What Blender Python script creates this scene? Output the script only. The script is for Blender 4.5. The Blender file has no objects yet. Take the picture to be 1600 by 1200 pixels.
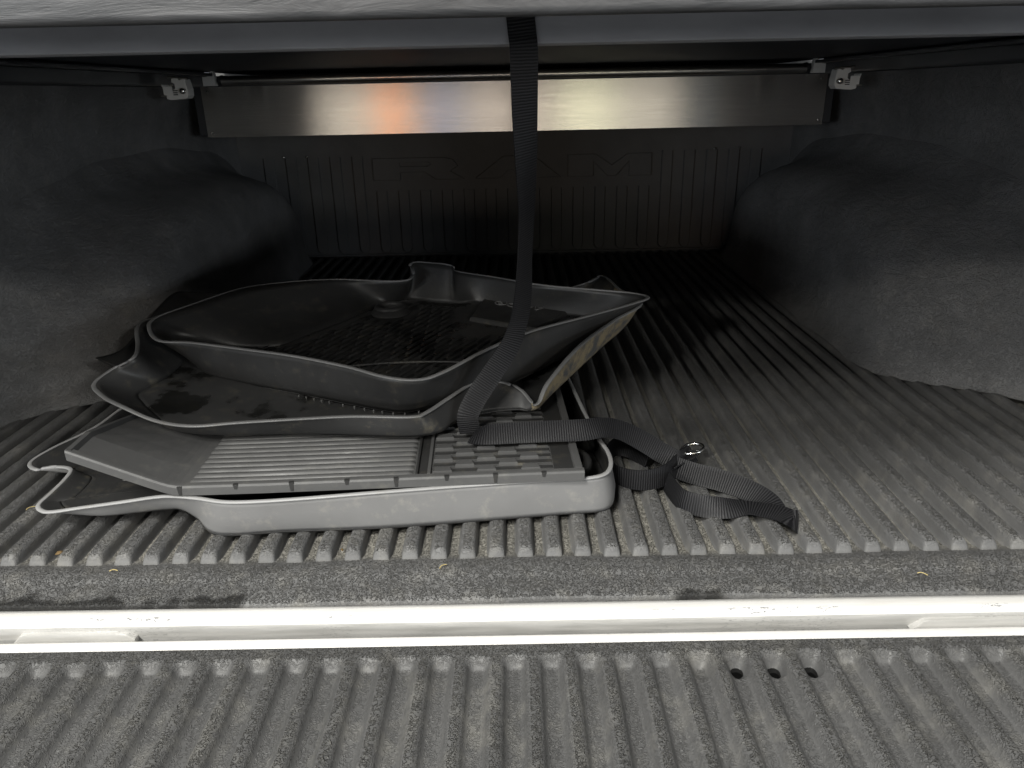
import bpy, bmesh, math, random
from mathutils import Vector, Matrix

# ------------------------------------------------------------------ camera, world, light, exposure
scene = bpy.context.scene
col = scene.collection
cam_data = bpy.data.cameras.new("camera")
cam_data.sensor_width = 36.0
cam_data.lens = 1156.0 / 1600.0 * 36.0
cam_data.clip_start = 0.02
cam_data.clip_end = 200.0
cam = bpy.data.objects.new("camera", cam_data)
col.objects.link(cam)
pitch, yaw, roll = 0.37569, 0.00731, -0.02179
fwd = Vector((-math.sin(yaw) * math.cos(pitch), math.cos(yaw) * math.cos(pitch), -math.sin(pitch)))
rgt = Vector((math.cos(yaw), math.sin(yaw), 0))
upv = rgt.cross(fwd)
r2 = rgt * math.cos(roll) + upv * math.sin(roll)
u2 = -rgt * math.sin(roll) + upv * math.cos(roll)
cam.matrix_world = Matrix(((r2.x, u2.x, -fwd.x, -0.00508), (r2.y, u2.y, -fwd.y, -0.62321),
                           (r2.z, u2.z, -fwd.z, 0.49417), (0, 0, 0, 1)))
scene.camera = cam

world = bpy.data.worlds.new("World")
scene.world = world
world.use_nodes = True
bg = world.node_tree.nodes["Background"]
bg.inputs[0].default_value = (0.86, 0.93, 1.0, 1)
bg.inputs[1].default_value = 0.13

def lamp(name, loc, target, sx, sy, power, color):
    d = bpy.data.lights.new(name, 'AREA')
    d.shape = 'RECTANGLE'; d.size = sx; d.size_y = sy; d.energy = power; d.color = color
    o = bpy.data.objects.new(name, d); col.objects.link(o)
    o.location = loc
    o.rotation_euler = (Vector(target) - Vector(loc)).to_track_quat('-Z', 'Y').to_euler()
    return o
# night-time lamps of the place behind the truck, plus two added fill panels
lamp("overhead_lamp", (-0.6, -0.95, 3.0), (0.0, -0.1, 0.0), 0.9, 0.6, 46, (1.0, 0.985, 0.94))
lamp("ceiling_lamp", (-1.0, -2.05, 2.6), (0.0, 0.2, 0.0), 0.7, 0.7, 148, (1.0, 0.985, 0.93))
lamp("ceiling_lamp_rear", (-1.1, -3.0, 2.45), (0.0, 0.4, 0.0), 0.6, 0.4, 72, (1.0, 0.98, 0.92))
lamp("pole_lamp", (-3.0, -4.0, 2.07), (0.0, 0.7, 0.1), 0.4, 0.22, 56, (1.0, 0.97, 0.90))
lamp("pole_lamp_far_side", (3.0, -4.2, 2.15), (0.0, 0.7, 0.1), 0.4, 0.22, 44, (1.0, 0.97, 0.90))
lamp("fill_panel", (-11.0, -13.0, 0.8), (0, 1.3, 0.3), 5.0, 2.0, 430, (0.86, 0.93, 1.0))  # added fill without a real source, lifts the dark inside of the bed
lamp("fill_panel_far_side", (11.0, -13.0, 0.8), (0, 1.3, 0.3), 5.0, 2.0, 430, (0.86, 0.93, 1.0))  # matching added fill from the other side
def shop(name, x0, x1, radiance, color, h=1.3):
    lamp(name, (0.5*(x0+x1), -14.0, 0.55), (0.1*(x0+x1), 1.3, 0.46), abs(x1-x0), h, radiance*math.pi*abs(x1-x0)*h, color)
shop("shop_lamp_warm", -4.2, -2.9, 3.6, (1.0, 0.88, 0.72))
shop("shop_lamp_orange", -2.88, -2.45, 8.0, (1.0, 0.40, 0.17))
shop("shop_lamp_warm_side", -2.4, -1.95, 3.4, (1.0, 0.78, 0.60))
shop("shop_lamp_cool", -1.9, -1.15, 2.2, (0.78, 0.80, 1.0))
shop("shop_lamp_beige", -1.1, 1.0, 3.2, (1.0, 0.84, 0.70))
shop("shop_lamp_yellow", 1.05, 2.2, 5.4, (1.0, 0.95, 0.68))
shop("shop_lamp_soft", 2.25, 3.6, 3.2, (1.0, 0.90, 0.74))

scene.view_settings.view_transform = 'Standard'
scene.view_settings.look = 'None'
scene.view_settings.exposure = 0.0
scene.view_settings.gamma = 1.0
scene.view_settings.use_curve_mapping = False

# outlines of the stacked floor liners in metres: upper rim and foot of the wall, same count
A_RIM = [
    (-0.5804, 0.1496, 0.0450), (-0.5691, 0.1378, 0.0440), (-0.5558, 0.1359, 0.0440), (-0.5253, 0.1385, 0.0470),
    (-0.4742, 0.1381, 0.0540), (-0.4304, 0.1364, 0.0610), (-0.4062, 0.1336, 0.0630), (-0.3778, 0.1282, 0.0630),
    (-0.3377, 0.1198, 0.0620), (-0.2716, 0.1215, 0.0630), (-0.1626, 0.1335, 0.0640), (-0.0435, 0.1473, 0.0640),
    (0.0556, 0.1578, 0.0630), (0.0850, 0.1615, 0.0630), (0.1009, 0.1721, 0.0630), (0.1083, 0.1951, 0.0630),
    (0.1082, 0.2267, 0.0630), (0.1010, 0.2666, 0.0630), (0.0900, 0.3517, 0.0630), (0.0770, 0.4792, 0.0630),
    (0.0660, 0.5700, 0.0620), (0.0211, 0.6194, 0.0620), (-0.2410, 0.6210, 0.0620), (-0.4757, 0.5716, 0.0620),
    (-0.5897, 0.4579, 0.0600), (-0.6154, 0.3500, 0.0550), (-0.6454, 0.2950, 0.0500), (-0.6542, 0.2574, 0.0480),
    (-0.6336, 0.2349, 0.0490), (-0.6089, 0.2392, 0.0500), (-0.5860, 0.2312, 0.0500), (-0.5807, 0.2090, 0.0480),
    (-0.5806, 0.1768, 0.0460),
]
A_BASE = [
    (-0.5714, 0.1705, 0.0360), (-0.5570, 0.1553, 0.0340), (-0.5422, 0.1491, 0.0330), (-0.5108, 0.1471, 0.0300),
    (-0.4701, 0.1514, 0.0310), (-0.4333, 0.1492, 0.0360), (-0.4122, 0.1454, 0.0370), (-0.3949, 0.1443, 0.0240),
    (-0.3642, 0.1251, 0.0125), (-0.2804, 0.1293, 0.0125), (-0.1670, 0.1339, 0.0125), (-0.0452, 0.1468, 0.0125),
    (0.0600, 0.1593, 0.0125), (0.0940, 0.1626, 0.0125), (0.1102, 0.1725, 0.0125), (0.1179, 0.1955, 0.0125),
    (0.1191, 0.2232, 0.0125), (0.1130, 0.2707, 0.0125), (0.1029, 0.3604, 0.0125), (0.0910, 0.5195, 0.0125),
    (0.0775, 0.6088, 0.0125), (0.0329, 0.6434, 0.0125), (-0.2485, 0.6421, 0.0125), (-0.4837, 0.6068, 0.0125),
    (-0.5749, 0.4974, 0.0125), (-0.5734, 0.3736, 0.0200), (-0.5873, 0.3027, 0.0300), (-0.6029, 0.2673, 0.0340),
    (-0.5965, 0.2526, 0.0340), (-0.5838, 0.2450, 0.0340), (-0.5677, 0.2339, 0.0340), (-0.5616, 0.2101, 0.0340),
    (-0.5609, 0.1795, 0.0350),
]
C_RIM = [
    (-0.5776, 0.3118, 0.1370), (-0.5468, 0.2743, 0.1340), (-0.5039, 0.2408, 0.1320), (-0.4603, 0.2284, 0.1180),
    (-0.4097, 0.2129, 0.1170), (-0.3564, 0.2201, 0.1170), (-0.2941, 0.2270, 0.1170), (-0.2147, 0.2332, 0.1170),
    (-0.1414, 0.2301, 0.1160), (-0.1229, 0.2390, 0.1170), (-0.0981, 0.2770, 0.1200), (-0.0689, 0.3182, 0.1240),
    (-0.0507, 0.3268, 0.1250), (-0.0209, 0.3307, 0.1200), (0.0001, 0.3187, 0.1120), (0.0197, 0.3012, 0.0990),
    (0.0364, 0.3226, 0.1220), (0.0875, 0.4110, 0.1450), (0.1511, 0.5046, 0.1550), (0.2008, 0.5637, 0.1650),
    (0.1816, 0.6867, 0.1580), (0.1599, 0.7632, 0.1640), (0.1138, 0.7210, 0.1580), (-0.0117, 0.7568, 0.1190),
    (-0.1329, 0.7329, 0.1180), (-0.2542, 0.7328, 0.1180), (-0.3788, 0.7494, 0.1260), (-0.5076, 0.7105, 0.1600),
    (-0.5553, 0.5951, 0.1640), (-0.5927, 0.5224, 0.1660), (-0.5910, 0.4771, 0.1660), (-0.5610, 0.4119, 0.1580),
    (-0.5388, 0.3540, 0.1600), (-0.5647, 0.3414, 0.1480),
]
C_BASE = [
    (-0.5336, 0.3296, 0.1118), (-0.5161, 0.3040, 0.1088), (-0.4915, 0.2771, 0.1050), (-0.4539, 0.2429, 0.0995),
    (-0.4175, 0.2328, 0.0954), (-0.3664, 0.2371, 0.0905), (-0.3027, 0.2432, 0.0872), (-0.2184, 0.2365, 0.0868),
    (-0.1435, 0.2301, 0.0865), (-0.1052, 0.2407, 0.0870), (-0.0854, 0.2667, 0.0883), (-0.0625, 0.2843, 0.0892),
    (-0.0456, 0.2931, 0.0897), (-0.0214, 0.2999, 0.0900), (-0.0004, 0.3029, 0.0901), (0.0223, 0.3039, 0.0902),
    (0.0497, 0.3562, 0.0928), (0.0938, 0.4422, 0.0971), (0.1383, 0.5307, 0.1015), (0.1853, 0.6263, 0.1063),
    (0.1564, 0.6687, 0.1084), (0.1303, 0.6987, 0.1099), (0.0897, 0.7121, 0.1106), (-0.0119, 0.7220, 0.1111),
    (-0.1319, 0.7145, 0.1107), (-0.2502, 0.7035, 0.1102), (-0.3406, 0.6809, 0.1101), (-0.4269, 0.6179, 0.1156),
    (-0.4793, 0.5599, 0.1179), (-0.5133, 0.5095, 0.1188), (-0.5193, 0.4677, 0.1173), (-0.5178, 0.4274, 0.1151),
    (-0.5207, 0.3888, 0.1135), (-0.5286, 0.3582, 0.1128),
]
D_RIM = [
    (-0.5581, 0.4490, 0.1720), (-0.5262, 0.4095, 0.1660), (-0.4766, 0.4005, 0.1650), (-0.3905, 0.3664, 0.1650),
    (-0.3095, 0.3346, 0.1640), (-0.2263, 0.2922, 0.1620), (-0.1752, 0.2619, 0.1590), (-0.1333, 0.2535, 0.1570),
    (-0.1023, 0.2718, 0.1590), (-0.0464, 0.3430, 0.1650), (0.0170, 0.4081, 0.1700), (0.1070, 0.4712, 0.1730),
    (0.1787, 0.5249, 0.1750), (0.2110, 0.5583, 0.1760), (0.1883, 0.5892, 0.1760), (0.1319, 0.6154, 0.1760),
    (0.0455, 0.6460, 0.1780), (-0.0458, 0.7124, 0.1790), (-0.1151, 0.7480, 0.1830), (-0.1242, 0.7350, 0.1970),
    (-0.1639, 0.7516, 0.1990), (-0.1991, 0.7539, 0.1980), (-0.2013, 0.6966, 0.1800), (-0.3303, 0.7208, 0.1780),
    (-0.4157, 0.7081, 0.1780), (-0.4900, 0.6666, 0.1780), (-0.5379, 0.5710, 0.1770), (-0.5695, 0.4975, 0.1750),
]
D_BASE = [
    (-0.5406, 0.5165, 0.1158), (-0.5054, 0.4632, 0.1123), (-0.4692, 0.4092, 0.1087), (-0.3970, 0.3728, 0.1062),
    (-0.3238, 0.3424, 0.1042), (-0.2442, 0.3073, 0.1018), (-0.1926, 0.2862, 0.1004), (-0.1554, 0.2774, 0.0998),
    (-0.1109, 0.2941, 0.1009), (-0.0584, 0.3230, 0.1029), (-0.0012, 0.3703, 0.1061), (0.0664, 0.4455, 0.1111),
    (0.1327, 0.5315, 0.1169), (0.1587, 0.5888, 0.1207), (0.1275, 0.6154, 0.1225), (0.0679, 0.6447, 0.1244),
    (-0.0058, 0.6828, 0.1270), (-0.0712, 0.7150, 0.1291), (-0.1043, 0.7097, 0.1288), (-0.1283, 0.7112, 0.1289),
    (-0.1625, 0.7204, 0.1295), (-0.1952, 0.7334, 0.1304), (-0.2274, 0.7390, 0.1308), (-0.2644, 0.6910, 0.1275),
    (-0.3088, 0.6208, 0.1228), (-0.3507, 0.5626, 0.1189), (-0.3953, 0.5119, 0.1155), (-0.4843, 0.5137, 0.1157),
]
E_EDGE = [
    (-0.6508, 0.4478, 0.1250), (-0.6215, 0.4707, 0.1300), (-0.6309, 0.5711, 0.1400), (-0.6422, 0.7123, 0.1550),
    (-0.6090, 0.7255, 0.1570), (-0.5637, 0.7155, 0.1550),
]
HANG = [
    (0.0077, 0.1760, 0.5361), (0.0080, 0.1800, 0.5141), (0.0083, 0.1950, 0.4716), (0.0093, 0.2100, 0.4256),
    (0.0097, 0.2350, 0.3674), (0.0071, 0.2550, 0.3118), (0.0043, 0.2700, 0.2609), (-0.0010, 0.2800, 0.2250),
    (-0.0131, 0.2820, 0.1904), (-0.0363, 0.2760, 0.1561), (-0.0577, 0.2660, 0.1265), (-0.0697, 0.2550, 0.1043),
    (-0.0660, 0.2349, 0.0890),
]
RUN = [
    (-0.0632, 0.2274, 0.0880), (-0.0407, 0.2173, 0.0950), (-0.0045, 0.2193, 0.0960), (0.0358, 0.2213, 0.0960),
    (0.0766, 0.2275, 0.0940), (0.1022, 0.2384, 0.0920), (0.1272, 0.2509, 0.0820), (0.1555, 0.2562, 0.0650),
    (0.1859, 0.2555, 0.0450), (0.2074, 0.2538, 0.0340), (0.2278, 0.2757, 0.0300),
]
LOOP = [
    (0.1712, 0.2783, 0.0240), (0.1524, 0.3102, 0.0260), (0.1318, 0.3110, 0.0280), (0.1168, 0.2765, 0.0280),
    (0.1215, 0.2327, 0.0280), (0.1466, 0.2164, 0.0270), (0.1764, 0.2221, 0.0270), (0.1989, 0.2438, 0.0280),
    (0.2168, 0.2649, 0.0300), (0.2318, 0.2791, 0.0340),
]
TAIL_BACK = [
    (0.1996, 0.2548, 0.0260), (0.2248, 0.2343, 0.0250), (0.2572, 0.2144, 0.0240), (0.2836, 0.1923, 0.0220),
    (0.2997, 0.1717, 0.0200), (0.3061, 0.1568, 0.0170),
]
TAIL_FRONT = [
    (0.1879, 0.2277, 0.0180), (0.1939, 0.1782, 0.0220), (0.2120, 0.1607, 0.0220), (0.2419, 0.1556, 0.0200),
    (0.2703, 0.1594, 0.0180), (0.2903, 0.1495, 0.0200), (0.3065, 0.1369, 0.0220), (0.3141, 0.1240, 0.0220),
    (0.3221, 0.1277, 0.0160),
]
RING = (0.2299, 0.2729, 0.0420)
LEAF1 = (-0.5458, 0.1039, 0.0040)
LEAF2 = (-0.2106, 0.1015, 0.0040)
STRAW1 = (-0.6274, 0.1955, 0.0130)
STRAW2 = (-0.4603, 0.0706, 0.0040)
STRAW3 = (-0.0915, 0.0682, 0.0040)
STRAW4 = (0.4254, 0.0394, 0.0040)
BOSS = (-0.2305, 0.6685, 0.1260)
HEEL = [
    (-0.0630, 0.7181, 0.1294), (0.0892, 0.6402, 0.1241), (0.0287, 0.5570, 0.1186), (-0.0844, 0.6178, 0.1226),
]
random.seed(7)
# ------------------------------------------------------------------ helpers
def mat(name, base, rough=0.6, spec=0.5, metal=0.0):
    m = bpy.data.materials.new(name); m.use_nodes = True
    b = m.node_tree.nodes["Principled BSDF"]
    b.inputs["Base Color"].default_value = (*base, 1)
    b.inputs["Roughness"].default_value = rough
    b.inputs["Specular IOR Level"].default_value = spec
    b.inputs["Metallic"].default_value = metal
    return m, m.node_tree, b
def N(nt, t, **k):
    n = nt.nodes.new(t)
    for a, v in k.items():
        if a.startswith("i_"):
            n.inputs[a[2:].replace("_", " ")].default_value = v
        else:
            setattr(n, a, v)
    return n
def ramp(nt, fac, p0, c0, p1, c1):
    r = nt.nodes.new("ShaderNodeValToRGB")
    r.color_ramp.elements[0].position = p0; r.color_ramp.elements[1].position = p1
    r.color_ramp.elements[0].color = (*c0, 1) if len(c0) == 3 else c0
    r.color_ramp.elements[1].color = (*c1, 1) if len(c1) == 3 else c1
    nt.links.new(fac, r.inputs[0]); return r.outputs[0]
def g(v): return (v, v, v)
def mix(nt, fac, a, b):
    m = nt.nodes.new("ShaderNodeMix"); m.data_type = 'RGBA'
    for s, v in ((m.inputs[0], fac), (m.inputs[6], a), (m.inputs[7], b)):
        if hasattr(v, "is_output") or hasattr(v, "node"): nt.links.new(v, s)
        else: s.default_value = v if isinstance(v, float) else (*v, 1)
    return m.outputs[2]
def math_n(nt, op, a, b=0.0):
    m = nt.nodes.new("ShaderNodeMath"); m.operation = op
    for s, v in ((m.inputs[0], a), (m.inputs[1], b)):
        if hasattr(v, "node"): nt.links.new(v, s)
        else: s.default_value = v
    return m.outputs[0]
def world_pos(nt): return nt.nodes.new("ShaderNodeNewGeometry").outputs["Position"]
def noise(nt, vec, scale, detail=3, rough=0.55, dist=0.0):
    n = N(nt, "ShaderNodeTexNoise"); n.inputs["Scale"].default_value = scale
    n.inputs["Detail"].default_value = detail; n.inputs["Roughness"].default_value = rough
    n.inputs["Distortion"].default_value = dist
    nt.links.new(vec, n.inputs["Vector"]); return n.outputs["Fac"]
def bump(nt, bsdf, height, strength, dist, prev=None):
    b = N(nt, "ShaderNodeBump"); b.inputs["Strength"].default_value = strength; b.inputs["Distance"].default_value = dist
    nt.links.new(height, b.inputs["Height"])
    if prev: nt.links.new(prev, b.inputs["Normal"])
    nt.links.new(b.outputs[0], bsdf.inputs["Normal"]); return b.outputs[0]
def scaled(nt, vec, s):
    m = N(nt, "ShaderNodeMapping"); m.inputs["Scale"].default_value = s
    nt.links.new(vec, m.inputs["Vector"]); return m.outputs[0]

# ------------------------------------------------------------------ materials
def liner_material(name, c_low, c_high, grain, strength, dust, rough=0.62, stain=False, spec=0.35, flat_grain=False, groove_dust=False, scuff=False, low=None):
    m, nt, b = mat(name, g(c_high), rough, spec)
    p = world_pos(nt)
    n1 = noise(nt, p, 9, 5, 0.6)
    c = ramp(nt, n1, 0.3, g(c_low), 0.7, g(c_high))
    fine = noise(nt, p, 240, 3, 0.6)
    speck = ramp(nt, fine, 0.62, g(0), 0.75, g(1))
    c = mix(nt, math_n(nt, 'MULTIPLY', speck, 0.16), c, dust)
    blotch = ramp(nt, noise(nt, p, 26, 6, 0.65), 0.5, g(0), 0.72, g(1))
    c = mix(nt, math_n(nt, 'MULTIPLY', blotch, 0.30), c, dust)
    # dust that has settled in the low channels
    sep = N(nt, "ShaderNodeSeparateXYZ"); nt.links.new(p, sep.inputs[0])
    if stain:
        edge = ramp(nt, math_n(nt, 'ADD', sep.outputs[1], math_n(nt, 'MULTIPLY', noise(nt, p, 22, 5, 0.6), 0.05)), 0.052, g(1), 0.058, g(0))
        wx = math_n(nt, 'ADD', sep.outputs[0], math_n(nt, 'MULTIPLY', math_n(nt, 'SUBTRACT', noise(nt, p, 16, 3, 0.5), 0.5), 0.12))
        w1 = ramp(nt, math_n(nt, 'ABSOLUTE', math_n(nt, 'ADD', wx, 0.46)), 0.16, g(1), 0.18, g(0))
        w2 = ramp(nt, math_n(nt, 'ABSOLUTE', math_n(nt, 'SUBTRACT', wx, 0.185)), 0.025, g(1), 0.04, g(0))
        where = math_n(nt, 'MAXIMUM', w1, w2)
        c = mix(nt, math_n(nt, 'MULTIPLY', math_n(nt, 'MULTIPLY', edge, where), 0.9), c, (0.006, 0.006, 0.006))
    if groove_dust:
        gd = ramp(nt, sep.outputs[1], 0.088, g(0), 0.102, g(1))
        gd = math_n(nt, 'MULTIPLY', gd, ramp(nt, noise(nt, scaled(nt, p, (8, 2.5, 1)), 3, 5, 0.6), 0.25, g(0.25), 0.7, g(1)))
        c = mix(nt, gd, c, (0.33, 0.315, 0.275))
    nt.links.new(c, b.inputs["Base Color"])
    # worm-like moulded grain
    worm = noise(nt, p, grain, 1.5, 0.5, 1.4)
    h = ramp(nt, math_n(nt, 'ABSOLUTE', math_n(nt, 'SUBTRACT', worm, 0.5)), 0.0, g(1), 0.075, g(0))
    # the moulded grain covers the level faces; the flanks came out of the mould smooth
    if flat_grain:
        sn = N(nt, "ShaderNodeSeparateXYZ"); nt.links.new(nt.nodes.new("ShaderNodeNewGeometry").outputs["True Normal"], sn.inputs[0])
        h = math_n(nt, 'MULTIPLY', h, ramp(nt, math_n(nt, 'ABSOLUTE', sn.outputs[2]), 0.75, g(0.15), 0.93, g(1)))
        if low is not None:      # channel floors are moulded smooth
            h = math_n(nt, 'MULTIPLY', h, ramp(nt, math_n(nt, 'SUBTRACT', sep.outputs[2], low), 0.0, g(0.2), 0.005, g(1)))
        c = mix(nt, math_n(nt, 'MULTIPLY', h, 0.22 if groove_dust else 0.30), c, tuple(min(1, q*0.95) for q in dust))   # rubbed crests
        nt.links.new(c, b.inputs["Base Color"])
    nb = bump(nt, b, h, strength, 0.0034)
    if scuff:
        nb = bump(nt, b, noise(nt, scaled(nt, p, (1, 1, 1.6)), 28, 9, 0.72, 0.8), 0.9, 0.006, nb)
    bump(nt, b, noise(nt, p, 60, 4, 0.6), 0.35, 0.002, nb)
    return m
M = {}
M['liner'] = liner_material("bed_liner", 0.105, 0.155, 230, 1.0, (0.30, 0.285, 0.25), stain=True, flat_grain=True, low=0.004)
M['floor'] = liner_material("bed_liner_floor", 0.105, 0.155, 230, 1.0, (0.30, 0.285, 0.25), stain=True, flat_grain=True, groove_dust=True)
M['tail'] = liner_material("tailgate_liner", 0.07, 0.10, 225, 1.0, (0.27, 0.26, 0.23), rough=0.5, flat_grain=True, low=-0.0265)
M['wall'] = liner_material("side_liner", 0.14, 0.21, 210, 0.6, (0.28, 0.265, 0.24), rough=0.6, scuff=True)
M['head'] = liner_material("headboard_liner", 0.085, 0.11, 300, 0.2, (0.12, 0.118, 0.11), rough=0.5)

def rubber(name, a, bb, dust, rough=0.5, amount=0.35, wet=False, spec=0.4, th=0.54):
    m, nt, b = mat(name, g(a), rough, spec)
    p = world_pos(nt)
    c = ramp(nt, noise(nt, p, 7, 5, 0.6), 0.3, g(a), 0.7, g(bb))
    s = ramp(nt, noise(nt, p, 38, 8, 0.7), th, g(0), th + 0.16, g(1))
    c = mix(nt, math_n(nt, 'MULTIPLY', s, amount), c, dust)
    s2 = ramp(nt, noise(nt, p, 420, 2, 0.5), 0.72, g(0), 0.80, g(1))
    c = mix(nt, math_n(nt, 'MULTIPLY', s2, amount), c, (0.32, 0.28, 0.2))
    sx = ramp(nt, noise(nt, scaled(nt, p, (6, 30, 80)), 6, 4, 0.6), 0.70, g(0), 0.74, g(1))
    c = mix(nt, math_n(nt, 'MULTIPLY', sx, amount * 0.5), c, dust)
    nt.links.new(c, b.inputs["Base Color"])
    if wet:
        w = ramp(nt, noise(nt, p, 11, 4, 0.55), 0.52, g(rough), 0.58, g(0.12))
        nt.links.new(w, b.inputs["Roughness"])
        wc = ramp(nt, noise(nt, p, 11, 4, 0.55), 0.52, g(0), 0.58, g(1))
        c = mix(nt, math_n(nt, 'MULTIPLY', wc, 0.8), c, (0.006, 0.006, 0.005))
        nt.links.new(c, b.inputs["Base Color"])
    else:
        r = ramp(nt, noise(nt, p, 20, 4, 0.6), 0.3, g(rough - 0.1), 0.7, g(rough + 0.12))
        nt.links.new(r, b.inputs["Roughness"])
    bump(nt, b, noise(nt, p, 700, 2, 0.6), 0.18, 0.0006, bump(nt, b, noise(nt, p, 14, 3), 0.25, 0.004))
    return m
M['mat_grey'] = rubber("grey_rubber", 0.165, 0.2, (0.36, 0.345, 0.30), 0.48, 0.35)
M['mat_grey2'] = rubber("ribbed_grey_rubber", 0.072, 0.094, (0.2, 0.195, 0.17), 0.46, 0.25)
M['mat_mid'] = rubber("dusty_black_rubber", 0.028, 0.044, (0.15, 0.135, 0.1), 0.46, 0.5)
M['mat_dark'] = rubber("black_rubber", 0.024, 0.036, (0.10, 0.09, 0.07), 0.42, 0.35)
M['mat_wet'] = rubber("damp_black_rubber", 0.034, 0.05, (0.11, 0.1, 0.075), 0.45, 0.4, wet=True)
M['mud'] = rubber("muddy_rubber", 0.07, 0.13, (0.26, 0.215, 0.135), 0.8, 1.0, th=0.40)
M['rim'] = rubber("worn_rubber_edge", 0.13, 0.2, (0.2, 0.19, 0.16), 0.4, 0.4)
M['rim_grey'] = rubber("worn_grey_rubber_edge", 0.26, 0.34, (0.24, 0.23, 0.2), 0.42, 0.4)

# white automotive paint with chips, scuffs and grime
m, nt, b = mat("white_paint", (0.8, 0.79, 0.76), 0.32, 0.5)
p = world_pos(nt)
grime = ramp(nt, noise(nt, scaled(nt, p, (3, 30, 30)), 5, 6, 0.65), 0.48, g(0), 0.75, g(1))
c = mix(nt, math_n(nt, 'MULTIPLY', grime, 0.25), (0.8, 0.79, 0.77), (0.5, 0.44, 0.34))
chipline = ramp(nt, noise(nt, scaled(nt, p, (70, 200, 200)), 2.6, 4, 0.7), 0.57, g(0), 0.60, g(1))
zone = ramp(nt, noise(nt, scaled(nt, p, (1, 0.0, 0.0)), 6.0, 2, 0.5), 0.50, g(0), 0.54, g(1))
sep = N(nt, "ShaderNodeSeparateXYZ"); nt.links.new(p, sep.inputs[0])
band = math_n(nt, 'MULTIPLY', math_n(nt, 'GREATER_THAN', sep.outputs[1], -0.0055), math_n(nt, 'LESS_THAN', sep.outputs[1], 0.0015))
c = mix(nt, math_n(nt, 'MULTIPLY', math_n(nt, 'MULTIPLY', chipline, zone), band), c, (0.16, 0.16, 0.17))
scr = ramp(nt, noise(nt, scaled(nt, p, (30, 8, 8)), 9, 8, 0.75), 0.70, g(0), 0.73, g(1))
c = mix(nt, math_n(nt, 'MULTIPLY', scr, 0.55), c, (0.38, 0.33, 0.26))
face_shade = math_n(nt, 'LESS_THAN', sep.outputs[2], -0.0100)  # shade of the sill's rear face painted into its colour as grey
face_shade = math_n(nt, 'MULTIPLY', face_shade, math_n(nt, 'GREATER_THAN', sep.outputs[1], -0.0135))
c = mix(nt, math_n(nt, 'MULTIPLY', face_shade, ramp(nt, noise(nt, scaled(nt, p, (4, 40, 40)), 4, 5, 0.6), 0.3, g(0.6), 0.7, g(0.95))), c, (0.36, 0.355, 0.34))
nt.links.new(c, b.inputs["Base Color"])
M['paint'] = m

# brushed aluminium, brushing along x
m, nt, b = mat("brushed_aluminium", (0.80, 0.78, 0.74), 0.20, 0.5, 1.0)
p = world_pos(nt)
c = ramp(nt, noise(nt, scaled(nt, p, (2.5, 1, 220)), 4, 4, 0.6), 0.25, (0.68, 0.66, 0.62), 0.75, (0.85, 0.83, 0.79))
pit = ramp(nt, noise(nt, p, 130, 3, 0.6), 0.74, g(0), 0.78, g(1))
c = mix(nt, math_n(nt, 'MULTIPLY', pit, 0.5), c, (0.25, 0.22, 0.18))
nt.links.new(c, b.inputs["Base Color"])
b.inputs["Anisotropic"].default_value = 0.97
b.inputs["Anisotropic Rotation"].default_value = 0.25
tg = N(nt, "ShaderNodeTangent", direction_type='UV_MAP', uv_map="uv")
nt.links.new(tg.outputs[0], b.inputs["Tangent"])
bump(nt, b, noise(nt, scaled(nt, p, (2, 1, 350)), 4, 3, 0.6), 0.06, 0.0004)
M['brushed'] = m

m, nt, b = mat("dull_metal", (0.42, 0.41, 0.38), 0.38, 0.5, 1.0)
nt.links.new(ramp(nt, noise(nt, world_pos(nt), 60, 5, 0.6), 0.3, g(0.28), 0.7, g(0.5)), b.inputs["Roughness"]); M['metal'] = m
m, nt, b = mat("cast_clamp_metal", (0.72, 0.71, 0.68), 0.5, 0.5, 0.0)
bump(nt, b, noise(nt, world_pos(nt), 500, 3, 0.6), 0.2, 0.0005); M['cast'] = m
M['bright_metal'] = mat("bright_screw_metal", (0.85, 0.84, 0.80), 0.18, 0.5, 1.0)[0]
m, nt, b = mat("black_coated_metal", (0.03, 0.032, 0.036), 0.45, 0.4)
bump(nt, b, noise(nt, world_pos(nt), 300, 3, 0.6), 0.1, 0.0004); M['black'] = m
m, nt, b = mat("black_slat_vinyl", (0.045, 0.048, 0.056), 0.5, 0.4)
bump(nt, b, noise(nt, world_pos(nt), 400, 3, 0.6), 0.15, 0.0004); M['slat'] = m
m, nt, b = mat("grey_cover_panel", (0.085, 0.087, 0.093), 0.5, 0.4)
p = world_pos(nt)
nt.links.new(ramp(nt, noise(nt, scaled(nt, p, (2, 6, 6)), 4, 4, 0.6), 0.3, (0.32, 0.323, 0.343), 0.7, (0.42, 0.424, 0.448)), b.inputs["Base Color"])
bump(nt, b, noise(nt, p, 300, 3, 0.6), 0.1, 0.0005); M['cover'] = m
m, nt, b = mat("scuffed_grey_cover_edge", (0.2, 0.2, 0.205), 0.4, 0.5)
p = world_pos(nt)
n_ = noise(nt, scaled(nt, p, (4, 20, 30)), 4, 6, 0.65, 0.6)
nt.links.new(ramp(nt, n_, 0.3, (0.03, 0.031, 0.033), 0.75, (0.085, 0.085, 0.088)), b.inputs["Base Color"])
bump(nt, b, n_, 0.3, 0.003); M['cover_edge'] = m

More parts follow.
